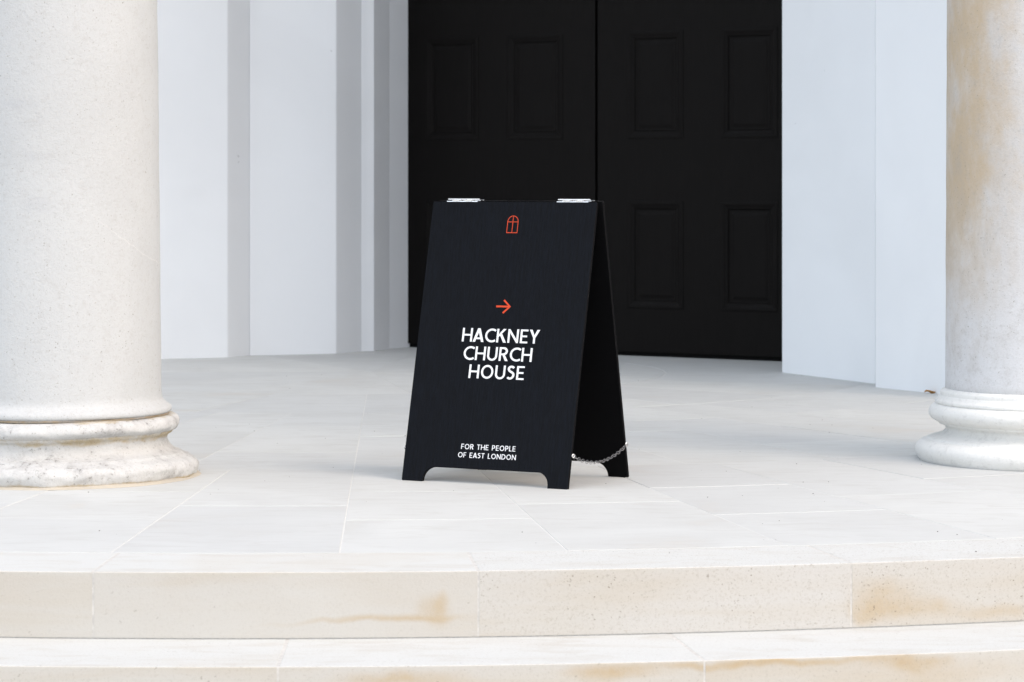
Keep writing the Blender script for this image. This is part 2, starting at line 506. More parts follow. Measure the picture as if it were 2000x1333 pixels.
step_ring('entrance_step', 'top ring of pale stone blocks edging the porch floor', R_COPE, R_EDGE, 0.0, -92.6,
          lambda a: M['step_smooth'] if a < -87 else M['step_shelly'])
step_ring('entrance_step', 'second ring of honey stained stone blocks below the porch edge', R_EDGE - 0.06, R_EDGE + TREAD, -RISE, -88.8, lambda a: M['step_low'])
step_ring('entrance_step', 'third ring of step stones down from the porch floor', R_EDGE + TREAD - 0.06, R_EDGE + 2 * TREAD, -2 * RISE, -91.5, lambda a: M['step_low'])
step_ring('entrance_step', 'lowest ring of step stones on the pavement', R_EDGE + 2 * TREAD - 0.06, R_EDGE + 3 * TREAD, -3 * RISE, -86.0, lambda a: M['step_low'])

# ------------------------------------------------------------------ the church front
church = empty('church_building', (CC.x, CC.y, 0))
tag(church, 'white painted church front stepped in towards the tall black double door', 'building')
def child_prism(name, plan, z0, z1, mat, bevel=0.0, parent=church):
    o = prism(name, plan, z0, z1, mat, None, bevel)
    o.parent = parent
    o.matrix_parent_inverse = parent.matrix_world.inverted() if parent is not church else Matrix.Translation((-CC.x, -CC.y, 0))
    return o
V2 = Vector
back = -n_ * 2.4
WALL_H = 9.0
L0 = CC - t_ * 9.0
L1 = V2((-2.045, 14.71)); PA1 = V2((-1.479, 14.949)); PA2 = V2((-1.381, 15.099))
PB1 = V2((-0.934, 15.273)); PB2 = V2((-0.854, 15.452)); PC1 = V2((-0.745, 15.497))
D0 = V2((-0.603, 15.857))
W0 = V2((1.297, 13.81)); W1 = V2((1.650, 13.050)); W2 = V2((1.6235, 12.840)); W3 = V2((1.875, 12.400)); W4 = V2((2.17, 11.884))
WR = CC + t_ * 9.0
child_prism('wall', [L0, L1, L1 + back, L0 + back], -RISE, WALL_H, M['paint'])
child_prism('pier', [L1, PA1, PA1 + back * 0.8, L1 + back * 0.9], -0.1, WALL_H, M['paint'], 0.006)
child_prism('pier', [PA2, PB1, PB1 + back * 0.7, PA2 + back * 0.7], -0.1, WALL_H, M['paint'], 0.006)
sur = child_prism('door_surround', [PB2, PC1, PC1 + (D0 - PC1) * 1.25, PB2 + back * 0.5], -0.1, WALL_H, M['paint'], 0.004)
# bead run down the narrow face beside the door
cdir = (PC1 - PB2).normalized(); cn = V2((cdir.y, -cdir.x))
if cn.dot(-PB2) < 0: cn = -cn
bc = PB2 + cdir * 0.030
bead = [bc + cdir * (0.011 * math.cos(x)) + cn * (0.010 * math.sin(x)) for x in [math.pi * i / 8 for i in range(9)]]
o = prism('bead', bead + [bc - cdir * 0.011 - cn * 0.02, bc + cdir * 0.011 - cn * 0.02], 0.0, WALL_H, M['paint'])
o.parent = sur
bc = PB2 + cdir * 0.052
o = prism('fillet', [bc - cdir * 0.006 + cn * 0.005, bc + cdir * 0.006 + cn * 0.005, bc + cdir * 0.006 - cn * 0.02, bc - cdir * 0.006 - cn * 0.02], 0.0, WALL_H, M['paint'])
o.parent = sur
child_prism('pier', [W0, W1, W1 + V2((1.2, 1.6)), W0 - n_ * 1.9 + t_ * 0.05], -0.1, WALL_H, M['paint'], 0.008)
child_prism('pier', [W2, W3, W4, W4 + V2((1.2, 1.6)), V2((1.78, 13.22))], -0.1, WALL_H, M['paint'], 0.007)
child_prism('wall', [W4, WR, WR + back, W4 + back], -RISE, WALL_H, M['paint'])
DOOR_H = 3.9
child_prism('lintel', [D0 - t_ * 0.3 - n_ * 0.15, D0 + t_ * 3.0 - n_ * 0.15, D0 + t_ * 3.0 - n_ * 1.2, D0 - t_ * 0.3 - n_ * 1.2], DOOR_H, WALL_H, M['paint'])
# porch ceiling and curved beam, above the picture: they shade the floor towards the door
def arc_plan(r0, r1, a0=-212.5, a1=-32.5, k=64):
    return [polar(r1, a0 + (a1 - a0) * i / k) for i in range(k + 1)] + [polar(r0, a1 + (a0 - a1) * i / k) for i in range(k + 1)]
COL_H = 8.1
child_prism('ceiling', [polar(5.6, -212.5 + 180 * i / 64) for i in range(65)] + [tuple(CC + t_ * 5.6 - n_ * 3.2), tuple(CC - t_ * 5.6 - n_ * 3.2)], WALL_H, WALL_H + 0.4, M['paint'])
child_prism('entablature', arc_plan(4.58, 5.26), COL_H, WALL_H - 0.003, M['paint'])
child_prism('cornice', arc_plan(5.263, 5.75), WALL_H - 0.25, WALL_H - 0.006, M['paint'])

# ---- the doors
DT = V2((math.cos(R_(-32.5)), math.sin(R_(-32.5)))); DN = V2((DT.y, -DT.x))    # DN points out
if DN.dot(-D0) < 0: DN = -DN
DMAT = Matrix(((DT.x, -DN.x, 0, D0.x), (DT.y, -DN.y, 0, D0.y), (0, 0, 1, 0), (0, 0, 0, 1)))   # local x along the door, y inwards, z up
def door_box(x0, x1, y0, y1, z0, z1):
    return [(x0, y0), (x1, y0), (x1, y1), (x0, y1)], z0, z1
def set_door(o, parent, pinv=None):
    o.parent = parent
    return o
def leaf_obj(x0, x1, panels_x, rows):
    """a framed leaf: stiles, rails and muntin as one frame with real openings"""
    xs = sorted({x0, x1, *[v for p in panels_x for v in p]})
    zs = sorted({0.022, DOOR_H, *[v for r in rows for v in r]})
    bm = bmesh.new()
    holes = [(px, rz) for px in panels_x for rz in rows]
    def is_hole(xa, xb, za, zb):
        return any(px[0] <= xa + 1e-6 and xb <= px[1] + 1e-6 and rz[0] <= za + 1e-6 and zb <= rz[1] + 1e-6 for px, rz in holes)
    T = 0.055
    cache = {}
    def v(x, y, z):
        key = (round(x, 5), y, round(z, 5))
        if key not in cache: cache[key] = bm.verts.new((x, y, z))
        return cache[key]
    nx, nz = len(xs) - 1, len(zs) - 1
    solid = {(i, j): not is_hole(xs[i], xs[i + 1], zs[j], zs[j + 1]) for i in range(nx) for j in range(nz)}
    for i in range(nx):
        for j in range(nz):
            if not solid[i, j]: continue
            a, b, c, d = xs[i], xs[i + 1], zs[j], zs[j + 1]
            bm.faces.new((v(a, 0, c), v(b, 0, c), v(b, 0, d), v(a, 0, d)))
            bm.faces.new((v(a, T, d), v(b, T, d), v(b, T, c), v(a, T, c)))
            if not solid.get((i - 1, j)): bm.faces.new((v(a, 0, c), v(a, 0, d), v(a, T, d), v(a, T, c)))
            if not solid.get((i + 1, j)): bm.faces.new((v(b, 0, d), v(b, 0, c), v(b, T, c), v(b, T, d)))
            if not solid.get((i, j - 1)): bm.faces.new((v(b, 0, c), v(a, 0, c), v(a, T, c), v(b, T, c)))
            if not solid.get((i, j + 1)): bm.faces.new((v(a, 0, d), v(b, 0, d), v(b, T, d), v(a, T, d)))
    leaf = bm_obj('door_leaf', bm, M['door'])
    leaf.parent = church
    leaf.matrix_parent_inverse = Matrix.Translation((-CC.x, -CC.y, 0))
    leaf.matrix_basis = DMAT
    for (xa, xb) in panels_x:
        for (za, zb) in rows:
            # recessed panel with a slightly raised field
            bm = bmesh.new()
            def rect(ins, y):
                return [bm.verts.new((xa + ins, y, za + ins)), bm.verts.new((xb - ins, y, za + ins)), bm.verts.new((xb - ins, y, zb - ins)), bm.verts.new((xa + ins, y, zb - ins))]
            loops = [rect(-0.004, 0.045), rect(-0.004, 0.009), rect(0.045, 0.009), rect(0.062, 0.005)]
            for A, B in zip(loops, loops[1:]):
                for q in range(4):
                    bm.faces.new((A[q], A[(q + 1) % 4], B[(q + 1) % 4], B[q]))
            bm.faces.new(loops[-1]); bm.faces.new(loops[0][::-1])
            bm_obj('panel', bm, M['door'], leaf)
            # planted moulding round the panel, standing proud of the frame
            bm = bmesh.new()
            prof = [(-0.012, 0.002), (-0.012, -0.007), (-0.004, -0.012), (0.006, -0.010), (0.012, -0.003), (0.020, 0.002), (0.026, 0.004), (0.030, 0.012), (0.034, 0.0195)]
            loops = [rect(i_, y_ * 0.36 if y_ < 0 else y_ * 0.44) for i_, y_ in prof]
            for A, B in zip(loops, loops[1:]):
                for q in range(4):
                    bm.faces.new((A[q], A[(q + 1) % 4], B[(q + 1) % 4], B[q]))
            bm_obj('moulding', bm, M['door'], leaf)
    return leaf
ROWS = [(0.262, 0.802), (1.150, 1.692), (2.06, 2.60), (2.95, 3.49)]
leaf_obj(0.004, 1.236, [(0.162, 0.488), (0.697, 1.025)], ROWS)
leaf_obj(1.252, 2.484, [(1.447, 1.758), (2.002, 2.306)], ROWS)
def door_part(name, x0, x1, y0, y1, z0, z1, mat, bevel=0.0):
    o = prism(name, [(x0, y0), (x1, y0), (x1, y1), (x0, y1)], z0, z1, mat, None, bevel)
    o.parent = church; o.matrix_parent_inverse = Matrix.Translation((-CC.x, -CC.y, 0)); o.matrix_basis = DMAT
    return o
door_part('gap_backing', 1.20, 1.30, 0.062, 0.09, 0.0, DOOR_H, M['black'])  # added dark plate: its black stands in for shade in the leaf gap
door_part('threshold', -0.02, 2.62, 0.018, 0.14, -0.01, 0.020, M['black'])  # black strip filling the gap under the leaves
door_part('door_frame', 2.488, 2.75, -0.02, 0.14, -0.01, DOOR_H, M['door'])
door_part('door_frame', -0.10, -0.001, 0.045, 0.14, -0.01, DOOR_H, M['door'])

# ------------------------------------------------------------------ columns
def lathe(name, prof, cx, cy, mat, parent, seg=144, wob=0.0, freq=4.0, cap_top=True, seed=0.0, worn=None):
    V = []; F = []
    m = len(prof)
    for i in range(seg):
        a = 2 * math.pi * i / seg
        ca, sa = math.cos(a), math.sin(a)
        for (r, z) in prof:
            d = 0.0; dz = 0.0
            if wob:
                d = wob * noise.fractal(Vector((ca * r * freq + seed, sa * r * freq, z * freq * 2.2)), 0.9, 2.0, 4)
                d += wob * 0.35 * noise.noise(Vector((ca * r * 40 + seed, sa * r * 40, z * 50)))
                dz = wob * 0.5 * noise.noise(Vector((ca * r * 5 + seed + 9, sa * r * 5, z * 6)))
                if z <= 0.0015: dz = 0
            V.append(((r + d) * ca, (r + d) * sa, max(0.0, z + dz)))
    for i in range(seg):
        j = (i + 1) % seg
        for k in range(m - 1):
            F.append((i * m + k, j * m + k, j * m + k + 1, i * m + k + 1))
    if cap_top:
        F.append(tuple(i * m + m - 1 for i in range(seg)))
        F.append(tuple(i * m for i in reversed(range(seg))))
    o = mesh_obj(name, V, F, mat, parent, smooth=True)
    return o

def smooth_prof(pts, per=4):
    """Catmull-Rom through groups of profile points; None marks a sharp break"""
    out = []; grp = []
    def flush(g):
        if len(g) == 1: out.append(g[0]); return
        for i in range(len(g) - 1):
            p0 = g[max(i - 1, 0)]; p1 = g[i]; p2 = g[i + 1]; p3 = g[min(i + 2, len(g) - 1)]
            for s in range(per):
                u = s / per
                q = []
                for c in (0, 1):
                    q.append(0.5 * (2 * p1[c] + (p2[c] - p0[c]) * u + (2 * p0[c] - 5 * p1[c] + 4 * p2[c] - p3[c]) * u * u + (3 * p1[c] - p0[c] - 3 * p2[c] + p3[c]) * u ** 3))
                out.append(tuple(q))
        out.append(g[-1])
    for p in pts:
        if p is None:
            flush(grp); grp = [grp[-1]] if False else []
        else:
            grp.append(p)
    if grp: flush(grp)
    return out

def capital(col, z0, r, mat):
    p = [(r, z0), (r + 0.02, z0 + 0.03), (r + 0.02, z0 + 0.05), (r, z0 + 0.07), (r, z0 + 0.16), (r + 0.02, z0 + 0.18), (r + 0.09, z0 + 0.27), (r + 0.10, z0 + 0.30)]
    lathe('capital', p, 0, 0, mat, col, 64)
    prism('abacus', [(-0.46, -0.46), (0.46, -0.46), (0.46, 0.46), (-0.46, 0.46)], z0 + 0.302, COL_H - 0.002, mat, col, 0.01)

# old column on the left: worn base, open joint under the shaft
oldc = empty('stone_column', (-1.434, 9.065, 0))
tag(oldc, 'pitted old stone column with a worn, dirt streaked base, left of the sign', 'column', 'porch columns')
shaft_l = [(0.352, 0.1995), (0.357, 0.204), (0.3575, 0.212), (0.354, 0.219), (0.347, 0.224), (0.338, 0.231), (0.330, 0.240), (0.3265, 0.252), (0.3255, 0.262)]
shaft_l = smooth_prof(shaft_l, 2) + [(0.3255 - 0.0135 * ((z - 0.26) / 1.3) if z < 1.56 else 0.312 - 0.035 * ((z - 1.56) / 5.8) , z) for z in [0.30 + 0.09 * i for i in range(84)] if z < 7.65]
lathe('shaft', shaft_l, 0, 0, M['col_old'], oldc, 160, 0.0016, 3.0, seed=2.0)
base_l = smooth_prof([(0.428, 0.0), (0.436, 0.010), (0.4405, 0.026), (0.440, 0.040), (0.432, 0.052), (0.420, 0.060), (0.404, 0.066), (0.396, 0.070), (0.390, 0.075), (0.372, 0.081), (0.358, 0.090), (0.349, 0.102), (0.345, 0.116), (0.348, 0.128), (0.358, 0.135), (0.361, 0.140), (0.362, 0.143), (0.373, 0.148), (0.381, 0.156), (0.3825, 0.166), (0.378, 0.177), (0.369, 0.186), (0.359, 0.191), (0.345, 0.1925)], 3)
lathe('base', base_l, 0, 0, M['base_old'], oldc, 220, 0.0095, 6.0, seed=7.0)
M['joint'] = mat_column('ochre_joint', (0.34, 0.27, 0.18), 0.9, 0.0, 0.2)
lathe('joint', [(0.330, 0.1905), (0.3505, 0.1925), (0.3515, 0.1965), (0.3505, 0.200), (0.330, 0.202)], 0, 0, M['joint'], oldc, 96, 0.004, 9.0, seed=4.0)
M['fillet'] = mat_column('ochre_mortar', (0.52, 0.475, 0.395), 0.4, 0.0, 0.2)
lathe('mortar_fillet', [(0.450, 0.0005), (0.445, 0.0030), (0.437, 0.0065), (0.428, 0.010), (0.40, 0.011)], 0, 0, M['fillet'], oldc, 160, 0.006, 7.0, seed=14.0, cap_top=False)
capital(oldc, 7.6, 0.277, M['col_old'])

# right column: tan stained shaft on a clean new base
newc = empty('stone_column', (1.783, 9.560, 0))
tag(newc, 'tan stained stone column on a clean new white base, right of the sign', 'column', 'porch columns')
shaft_r = [(0.3375, 0.222), (0.337, 0.26)] + [(0.337 - 0.004 * (z - 0.26) if z < 1.56 else 0.3318 - 0.04 * ((z - 1.56) / 5.8), z) for z in [0.30 + 0.09 * i for i in range(84)] if z < 7.65]
lathe('shaft', shaft_r, 0, 0, M['col_tan'], newc, 160, 0.0012, 3.0, seed=12.0)
base_r = smooth_prof([(0.424, 0.0), (0.430, 0.010), (0.4365, 0.028), (0.435, 0.044), (0.426, 0.057), (0.412, 0.066), (0.394, 0.070), None, (0.393, 0.0735), (0.384, 0.0765), (0.360, 0.083), (0.343, 0.092), (0.335, 0.104), (0.339, 0.114), None, (0.357, 0.119), (0.359, 0.126), None, (0.366, 0.127), (0.382, 0.136), (0.3915, 0.150), (0.3925, 0.162), (0.387, 0.175), (0.376, 0.184), (0.368, 0.187), None, (0.372, 0.190), (0.3715, 0.198), (0.364, 0.205), (0.3585, 0.214), None, (0.356, 0.215), (0.355, 0.226), (0.350, 0.232), (0.335, 0.238)], 3)
lathe('base', base_r, 0, 0, M['base_new'], newc, 192, 0.0016, 5.0, seed=21.0)
capital(newc, 7.6, 0.2918, M['col_tan'])

# ------------------------------------------------------------------ the folding sign
BL = Vector((-0.34283, 8.90416, 0.0))
yaw = R_(-27.867)
TH, TH2 = R_(13.2), R_(11.8)
SW, SL, ST = 0.5758, 0.886, 0.012
SPREAD = 0.410
sign = empty('folding_sign', BL)
sign.rotation_euler = (0, 0, yaw)
tag(sign, 'black wooden folding pavement sign with white lettering standing on the porch floor', 'sign')
# local frame of the sign: x along its width, y towards the back, z up
FM = Matrix.Rotation(-TH, 4, 'X')                                  # front board leans back
RM = Matrix.Translation((0.011, SPREAD, 0)) @ Matrix.Rotation(TH2, 4, 'X')

def board_outline():
    pts = [(0.003, 0.0), (0.0715, 0.0)]
    r = 0.040
    cx, cz = 0.0745 + r, 0.0078
    pts += [(cx - r * math.cos(x), cz + r * math.sin(x)) for x in [math.pi / 2 * i / 10 for i in range(11)]]
    cx2 = SW - 0.0745 - r + 0.006
    pts += [(cx2 + r * math.sin(x), cz + r * math.cos(x)) for x in [math.pi / 2 * i / 10 for i in range(11)]]
    pts += [(SW - 0.0680, 0.0), (SW - 0.003, 0.0), (SW, 0.004), (SW, SL - 0.003), (SW - 0.003, SL), (0.003, SL), (0, SL - 0.003), (0, 0.004)]
    return pts

def board(name, y0, y1, mtx):
    pts = board_outline()
    bm = bmesh.new()
    A = [bm.verts.new((x, y0, z)) for x, z in pts]
    B = [bm.verts.new((x, y1, z)) for x, z in pts]
    fa = bm.faces.new(A); fb = bm.faces.new(B[::-1])
    side = []
    for i in range(len(pts)):
        j = (i + 1) % len(pts)
        side.append(bm.faces.new((A[i], A[j], B[j], B[i])))
        side[-1].material_index = 1
    bmesh.ops.recalc_face_normals(bm, faces=bm.faces)
    eds = [e for e in bm.edges if any(f in (fa, fb) for f in e.link_faces)]
    bmesh.ops.bevel(bm, geom=eds, offset=0.0011, segments=2, affect='EDGES', profile=0.5)
    o = bm_obj(name, bm, M['board'], sign)
    o.data.materials.append(M['board_edge'])
    if mtx is RM: o.data.materials[0] = M['board_edge']  # back board takes the darker black of the edges on all faces
    o.matrix_basis = mtx
    return o

front = board('front_board', 0.0, ST, FM)
rear = board('back_board', -ST, 0.0, RM)

# ---- lettering drawn as strokes
class Pen:
    def __init__(self):
        self.V = []; self.F = []; self.n = 0
    def poly(self, pts, ox, oy, s):
        h = -0.00025 - 0.000018 * (self.n % 9)
        self.n += 1
        b = len(self.V)
        self.V += [(ox + x * s[0], h, oy + y * s[1]) for x, y in pts]
        self.F.append(tuple(range(b, b + len(pts))))
    def strip(self, spine, w, ox, oy, s):
        L = []; Rr = []
        for i, (x, y) in enumerate(spine):
            x0, y0 = spine[max(i - 1, 0)]; x1, y1 = spine[min(i + 1, len(spine) - 1)]
            dx, dy = x1 - x0, y1 - y0; d = math.hypot(dx, dy) or 1
            wi = w[i] if isinstance(w, list) else w
            L.append((x - dy / d * wi / 2, y + dx / d * wi / 2)); Rr.append((x + dy / d * wi / 2, y - dx / d * wi / 2))
        h = -0.00025 - 0.000018 * (self.n % 9); self.n += 1
        b = len(self.V); k = len(spine)
        self.V += [(ox + x * s[0], h, oy + y * s[1]) for x, y in L + Rr]
        for i in range(k - 1):
            self.F.append((b + i, b + i + 1, b + k + i + 1, b + k + i))
    def build(self, name, mat, label=None):
        o = mesh_obj(name, self.V, self.F, mat, front, recalc=False)
        # all faces look towards -y
        bm = bmesh.new(); bm.from_mesh(o.data)
        bm.normal_update()
        for f in bm.faces:
            if f.normal.y > 0: f.normal_flip()
        bm.to_mesh(o.data); bm.free()
        if label: o['label'] = label
        return o

Wv, Wh = 0.143, 0.127       # stem and bar weights, cap height = 1
def rect(x0, y0, x1, y1): return ('p', [(x0, y0), (x1, y0), (x1, y1), (x0, y1)])
def diag(x0, y0, x1, y1, hw): return ('p', [(x0 - hw, y0), (x0 + hw, y0), (x1 + hw, y1), (x1 - hw, y1)])
def arc(cx, cy, rx, ry, a0, a1, w, k=22): return ('s', [(cx + rx * math.cos(R_(a0 + (a1 - a0) * i / k)), cy + ry * math.sin(R_(a0 + (a1 - a0) * i / k))) for i in range(k + 1)], w)
def glyph(ch):
    w, h = Wv, Wh
    if ch == 'H': return 0.74, [rect(0, 0, w, 1), rect(0.74 - w, 0, 0.74, 1), rect(w, 0.5 - h / 2, 0.74 - w, 0.5 + h / 2)]
    if ch == 'A': return 0.80, [diag(0.092, 0, 0.40, 1, 0.092), diag(0.708, 0, 0.40, 1, 0.092), rect(0.20, 0.20, 0.60, 0.20 + h)]
    if ch == 'C': return 0.72, [arc(0.50, 0.5, 0.42, 0.435, 52, 308, w)]
    if ch == 'K': return 0.70, [rect(0, 0, w, 1), ('p', [(w, 0.40), (w, 0.60), (0.46, 1), (0.665, 1)]), ('p', [(0.235, 0.535), (0.375, 0.645), (0.715, 0), (0.505, 0)])]
    if ch == 'N': return 0.77, [rect(0, 0, w, 1), rect(0.77 - w, 0, 0.77, 1), ('p', [(w - 0.012, 1), (w - 0.012, 0.74), (0.77 - w + 0.012, 0), (0.77 - w + 0.012, 0.26)])]
    if ch == 'E': return 0.54, [rect(0, 0, w, 1), rect(w, 0, 0.54, h), rect(w, 1 - h, 0.54, 1), rect(w, 0.44, 0.49, 0.44 + h)]
    if ch == 'Y': return 0.74, [rect(0.37 - w / 2, 0, 0.37 + w / 2, 0.44), ('p', [(0.0, 1), (0.195, 1), (0.37 + w / 2, 0.44), (0.37 - w / 2, 0.40)]), ('p', [(0.545, 1), (0.74, 1), (0.37 + w / 2, 0.40), (0.37 - w / 2, 0.44)])]
    if ch == 'U': return 0.72, [rect(0, 0.36, w, 1), rect(0.72 - w, 0.36, 0.72, 1), arc(0.36, 0.362, 0.36 - w / 2, 0.30, 180, 360, w)]
    if ch == 'R': return 0.63, [rect(0, 0, w, 1), rect(w, 1 - h, 0.33, 1), rect(w, 0.42, 0.33, 0.42 + h), arc(0.32, 0.71, 0.205, 0.216, 90, -90, 0.155, 16), ('p', [(0.245, 0.425), (0.425, 0.425), (0.655, 0), (0.455, 0)])]
    if ch == 'O': return 0.90, [arc(0.45, 0.5, 0.368, 0.433, 0, 360, w, 44)]
    if ch == 'S':
        sp = [(0.475, 0.845), (0.40, 0.905), (0.315, 0.933), (0.225, 0.925), (0.150, 0.880), (0.112, 0.80), (0.115, 0.715), (0.160, 0.640), (0.235, 0.583), (0.325, 0.535), (0.410, 0.478), (0.462, 0.400), (0.470, 0.300), (0.430, 0.190), (0.350, 0.110), (0.245, 0.075), (0.150, 0.090), (0.060, 0.160)]
        # smooth the spine
        out = []
        for i in range(len(sp) - 1):
            p0 = sp[max(i - 1, 0)]; p1 = sp[i]; p2 = sp[i + 1]; p3 = sp[min(i + 2, len(sp) - 1)]
            for q in range(3):
                u = q / 3
                out.append(tuple(0.5 * (2 * p1[c] + (p2[c] - p0[c]) * u + (2 * p0[c] - 5 * p1[c] + 4 * p2[c] - p3[c]) * u * u + (3 * p1[c] - p0[c] - 3 * p2[c] + p3[c]) * u ** 3) for c in (0, 1)))
        out.append(sp[-1])
        return 0.56, [('s', out, 0.155)]
    if ch == 'F': return 0.52, [rect(0, 0, w, 1), rect(w, 1 - h, 0.52, 1), rect(w, 0.42, 0.47, 0.42 + h)]
    if ch == 'T': return 0.60, [rect(0.30 - w / 2, 0, 0.30 + w / 2, 1 - h), rect(0, 1 - h, 0.60, 1)]
    if ch == 'P': return 0.60, [rect(0, 0, w, 1), rect(w, 1 - h, 0.31, 1), rect(w, 0.37, 0.31, 0.37 + h), arc(0.30, 0.685, 0.22, 0.241, 90, -90, 0.155, 16)]
    if ch == 'L': return 0.49, [rect(0, 0, w, 1), rect(w, 0, 0.49, h)]
    if ch == 'D': return 0.76, [rect(0, 0, w, 1), rect(w, 1 - h, 0.30, 1), rect(w, 0, 0.30, h), arc(0.29, 0.5, 0.388, 0.426, 90, -90, 0.16, 24)]
    return 0.36, []
TIGHT = {('K', 'N'): -0.02, ('H', 'A'): -0.07, ('A', 'C'): -0.06, ('A', 'S'): -0.05, ('E', 'A'): -0.04, ('E', 'Y'): -0.03, ('L', 'E'): 0.0}
def text_line(txt, u0, u1, v0, cap, gap=0.125):
    x = 0; items = []
    for i, ch in enumerate(txt):
        w, st = glyph(ch)
        items.append((x, st))
        x += w + (gap if i < len(txt) - 1 else 0)
        if i < len(txt) - 1: x += TIGHT.get((ch, txt[i + 1]), 0)
    s = ((u1 - u0) / x, cap)
    pen = Pen()
    for ox, st in items:
        pen.n = 0
        for e in st:
            if e[0] == 'p': pen.poly([(px + ox, py) for px, py in e[1]], u0, v0, s)
            else: pen.strip([(px + ox, py) for px, py in e[1]], e[2], u0, v0, s)
    return pen.build('lettering', M['print_white'], 'white capital lettering reading ' + txt.title())
text_line('HACKNEY', 0.1577, 0.4275, 0.4413, 0.0428)
text_line('CHURCH', 0.1693, 0.4086, 0.3842, 0.0428)
text_line('HOUSE', 0.1953, 0.3880, 0.3275, 0.0426)
text_line('FOR THE PEOPLE', 0.1975, 0.3860, 0.1068, 0.0161, 0.15)
text_line('OF EAST LONDON', 0.1895, 0.3905, 0.0808, 0.0160, 0.15)
pen = Pen(); one = (1, 1)
pen.strip([(0.2659, 0.5544), (0.3115, 0.5544)], 0.0055, 0, 0, one)
pen.strip([(0.2911, 0.5745), (0.3135, 0.5544), (0.2911, 0.5340)], [0.0058, 0.0072, 0.0058], 0, 0, one)
pen.build('arrow', M['print_red'], 'small red arrow pointing right')
pen = Pen()
lw = 0.0021
lx0, lx1, lz0, lz1 = 0.2738, 0.3102, 0.7878, 0.8222
lc = (lx0 + lx1) / 2; lr = (lx1 - lx0) / 2
pen.strip([(lx0, lz0), (lx0, lz1)], lw, 0, 0, one); pen.strip([(lx1, lz0), (lx1, lz1)], lw, 0, 0, one)
pen.strip([(lx0 - lw / 2, lz0), (lx1 + lw / 2, lz0)], lw, 0, 0, one); pen.strip([(lx0, lz1), (lx1, lz1)], lw, 0, 0, one)
pen.strip([(lc, lz0), (lc, lz1 + lr)], lw, 0, 0, one)
pen.strip([(lc + lr * math.cos(math.pi * i / 24), lz1 + lr * 1.04 * math.sin(math.pi * i / 24)) for i in range(25)], lw, 0, 0, one)
pen.build('emblem', M['print_red'], 'thin red outline of a round headed window with a cross bar')

# ---- hinges on the top edges
TOPF = FM @ Vector((0, ST / 2, SL)); TOPR = RM @ Vector((0, -ST / 2, SL))
mid_y = (TOPF.y + TOPR.y) / 2
top_z = (FM @ Vector((0, 0, SL))).z
def cyl_x(bm, x0, x1, y, z, r, seg=14):
    bmesh.ops.create_cone(bm, cap_ends=True, segments=seg, radius1=r, radius2=r, depth=x1 - x0,
                          matrix=Matrix.Translation(((x0 + x1) / 2, y, z)) @ Matrix.Rotation(math.pi / 2, 4, 'Y'))
for (ha, hb) in ((0.0480, 0.1575), (0.4365, 0.5455)):
    hz = top_z + 0.0072
    bm = bmesh.new()
    n = 5; wseg = (hb - ha) / n
    for q in range(n):
        cyl_x(bm, ha + q * wseg + 0.0005, ha + (q + 1) * wseg - 0.0005, mid_y, hz, 0.0029)
    cyl_x(bm, ha - 0.001, hb + 0.001, mid_y, hz, 0.0021)
    hinge = bm_obj('hinge', bm, M['steel'], sign, smooth=False)
    for mtx, sgn in ((FM, 1), (RM, -1)):
        # leaf screwed to the top edge of its board
        bm = bmesh.new()
        bmesh.ops.create_cube(bm, size=1.0, matrix=Matrix.Translation(((ha + hb) / 2, sgn * (ST / 2 + 0.0005), SL + 0.0013)) @ Matrix.Diagonal((hb - ha, ST - 0.002, 0.0022, 1)))
        o = bm_obj('hinge_leaf', bm, M['steel'], hinge)
        o.matrix_basis = mtx
    # knuckle tabs that lap over the front arris
    for q in (1, 3):
        bm = bmesh.new()
        xa = ha + q * wseg; xb = xa + wseg * 1.05
        yf = (FM @ Vector((0, 0, SL))).y
        bmesh.ops.create_cube(bm, size=1.0, matrix=Matrix.Translation(((xa + xb) / 2, (yf + mid_y) / 2, top_z + 0.0036)) @ Matrix.Diagonal((xb - xa, mid_y - yf + 0.002, 0.003, 1)))
        bm_obj('knuckle', bm, M['steel'], hinge)

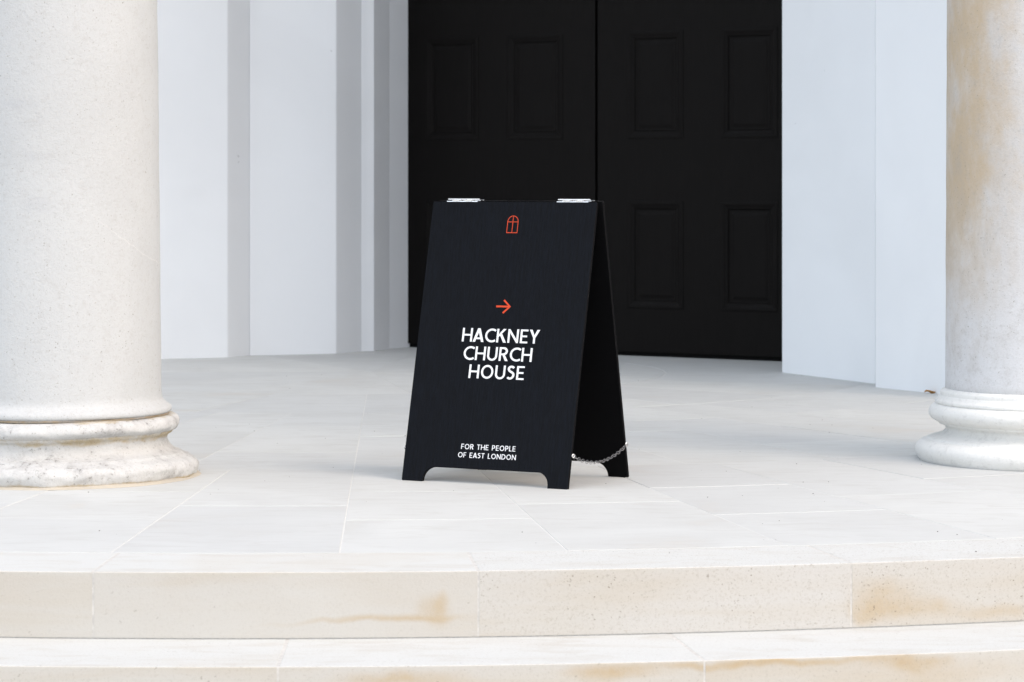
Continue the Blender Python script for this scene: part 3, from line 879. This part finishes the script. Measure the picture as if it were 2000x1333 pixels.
# ---- the two stay chains and their screw eyes
def torus(bm, mtx, R, r, s1=14, s2=7, sx=1.0):
    rows = []
    for i in range(s1):
        a = 2 * math.pi * i / s1
        row = []
        for j in range(s2):
            b = 2 * math.pi * j / s2
            row.append(bm.verts.new(mtx @ Vector(((R + r * math.cos(b)) * math.cos(a) * sx, (R + r * math.cos(b)) * math.sin(a), r * math.sin(b)))))
        rows.append(row)
    for i in range(s1):
        for j in range(s2):
            bm.faces.new((rows[i][j], rows[(i + 1) % s1][j], rows[(i + 1) % s1][(j + 1) % s2], rows[i][(j + 1) % s2]))
for side in (1, -1):
    xf = SW + 0.004 if side > 0 else -0.004
    ef = FM @ Vector((xf, ST * 0.75, 0.104)); er = RM @ Vector((xf, -ST * 0.5, 0.110))
    for e in (ef, er):
        bm = bmesh.new()
        torus(bm, Matrix.Translation(e) @ Matrix.Rotation(math.pi / 2, 4, 'Y') @ Matrix.Rotation(0.5, 4, 'X'), 0.0048, 0.0016, 16, 8)
        bmesh.ops.create_cone(bm, cap_ends=True, segments=10, radius1=0.0016, radius2=0.0016, depth=0.012, matrix=Matrix.Translation(e - Vector((side * 0.006, 0, 0))) @ Matrix.Rotation(math.pi / 2, 4, 'Y'))
        bm_obj('screw_eye', bm, M['steel'], sign, smooth=True)
    # hanging chain
    N = 200; pts = []
    sag = 0.034
    for i in range(N + 1):
        u = i / N
        p = ef.lerp(er, u)
        p.z -= sag * 4 * u * (1 - u)
        p.z -= 0.002
        pts.append(p)
    cum = [0]
    for a, b in zip(pts, pts[1:]): cum.append(cum[-1] + (b - a).length)
    nl = 26; pitch = cum[-1] / nl
    bm = bmesh.new()
    for q in range(nl):
        d = (q + 0.5) * pitch
        i = max(1, next(i for i, c in enumerate(cum) if c >= d))
        p = pts[i]; tdir = (pts[min(i + 1, N)] - pts[i - 1]).normalized()
        zax = Vector((1, 0, 0)); yax = zax.cross(tdir).normalized()
        Mx = Matrix(((tdir.x, yax.x, zax.x, p.x), (tdir.y, yax.y, zax.y, p.y), (tdir.z, yax.z, zax.z, p.z), (0, 0, 0, 1)))
        Mx = Mx @ Matrix.Rotation(R_(20 + 90 * (q % 2) + 14 * math.sin(q * 0.7)), 4, 'X')
        torus(bm, Mx, 0.0056, 0.0008, 12, 6, 1.35)
    bm_obj('chain', bm, M['chain'], sign, smooth=True)

# ------------------------------------------------------------------ small things
def ground_at(px, py, z=0.0):
    y = 5610.0 * (0.942 - z) / (py - 345.0)
    return ((px - 1000) / 5610.0 * y, y)
lx, ly = ground_at(1817, 769)
V = []; F = []
prof = [0.0, 0.010, 0.017, 0.019, 0.016, 0.010, 0.002]
for i, hw in enumerate(prof):
    x = -0.036 + 0.012 * i
    for j in (-1, -0.5, 0, 0.5, 1):
        V.append((x + 0.003 * math.sin(j * 3 + i), j * hw, 0.006 + 0.011 * j * j + 0.006 * math.sin(i * 1.1) + 0.002 * math.cos(3 * j + i)))
for i in range(len(prof) - 1):
    for j in range(4):
        b = i * 5 + j
        F.append((b, b + 1, b + 6, b + 5))
me_leaf = mesh_obj('dead_leaf', V, F, M['leaf'], None, smooth=True)
sol = me_leaf.modifiers.new('thickness', 'SOLIDIFY'); sol.thickness = 0.0008
me_leaf.scale = (0.75, 0.75, 0.7); me_leaf.location = (lx, ly, 0.0); me_leaf.rotation_euler = (0, 0, 0.25)
tag(me_leaf, 'curled dry brown leaf on the floor by the right column', 'leaf')

bm = bmesh.new()
spots = [(1582, 830), (1705, 837), (1625, 831), (1800, 908), (1588, 965), (1590, 968), (1520, 954), (1906, 1078), (1987, 1087), (1515, 1055), (565, 932), (517, 940), (411, 966), (640, 1150), (487, 829), (560, 735), (628, 733), (1566, 734), (1700, 742), (1020, 1040), (1522, 1018), (1382, 972), (1610, 980), (812, 905), (1460, 700)]
for i in range(60):
    spots.append((random.uniform(0, 2000), random.uniform(705, 1085)))
for (px, py) in spots:
    x, y = ground_at(px, py)
    if (Vector((x, y)) - CC).length > 6.9 : continue
    s = random.uniform(0.0008, 0.0020)
    bmesh.ops.create_icosphere(bm, subdivisions=1, radius=s, matrix=Matrix.Translation((x, y, s * 0.45)) @ Matrix.Rotation(random.uniform(0, 3), 4, 'Z') @ Matrix.Diagonal((random.uniform(0.8, 2.0), 1, 0.6, 1)))
grit = bm_obj('grit', bm, M['grit'])
tag(grit, 'scattered dark grit on the pale porch floor', 'grit', kind='stuff')
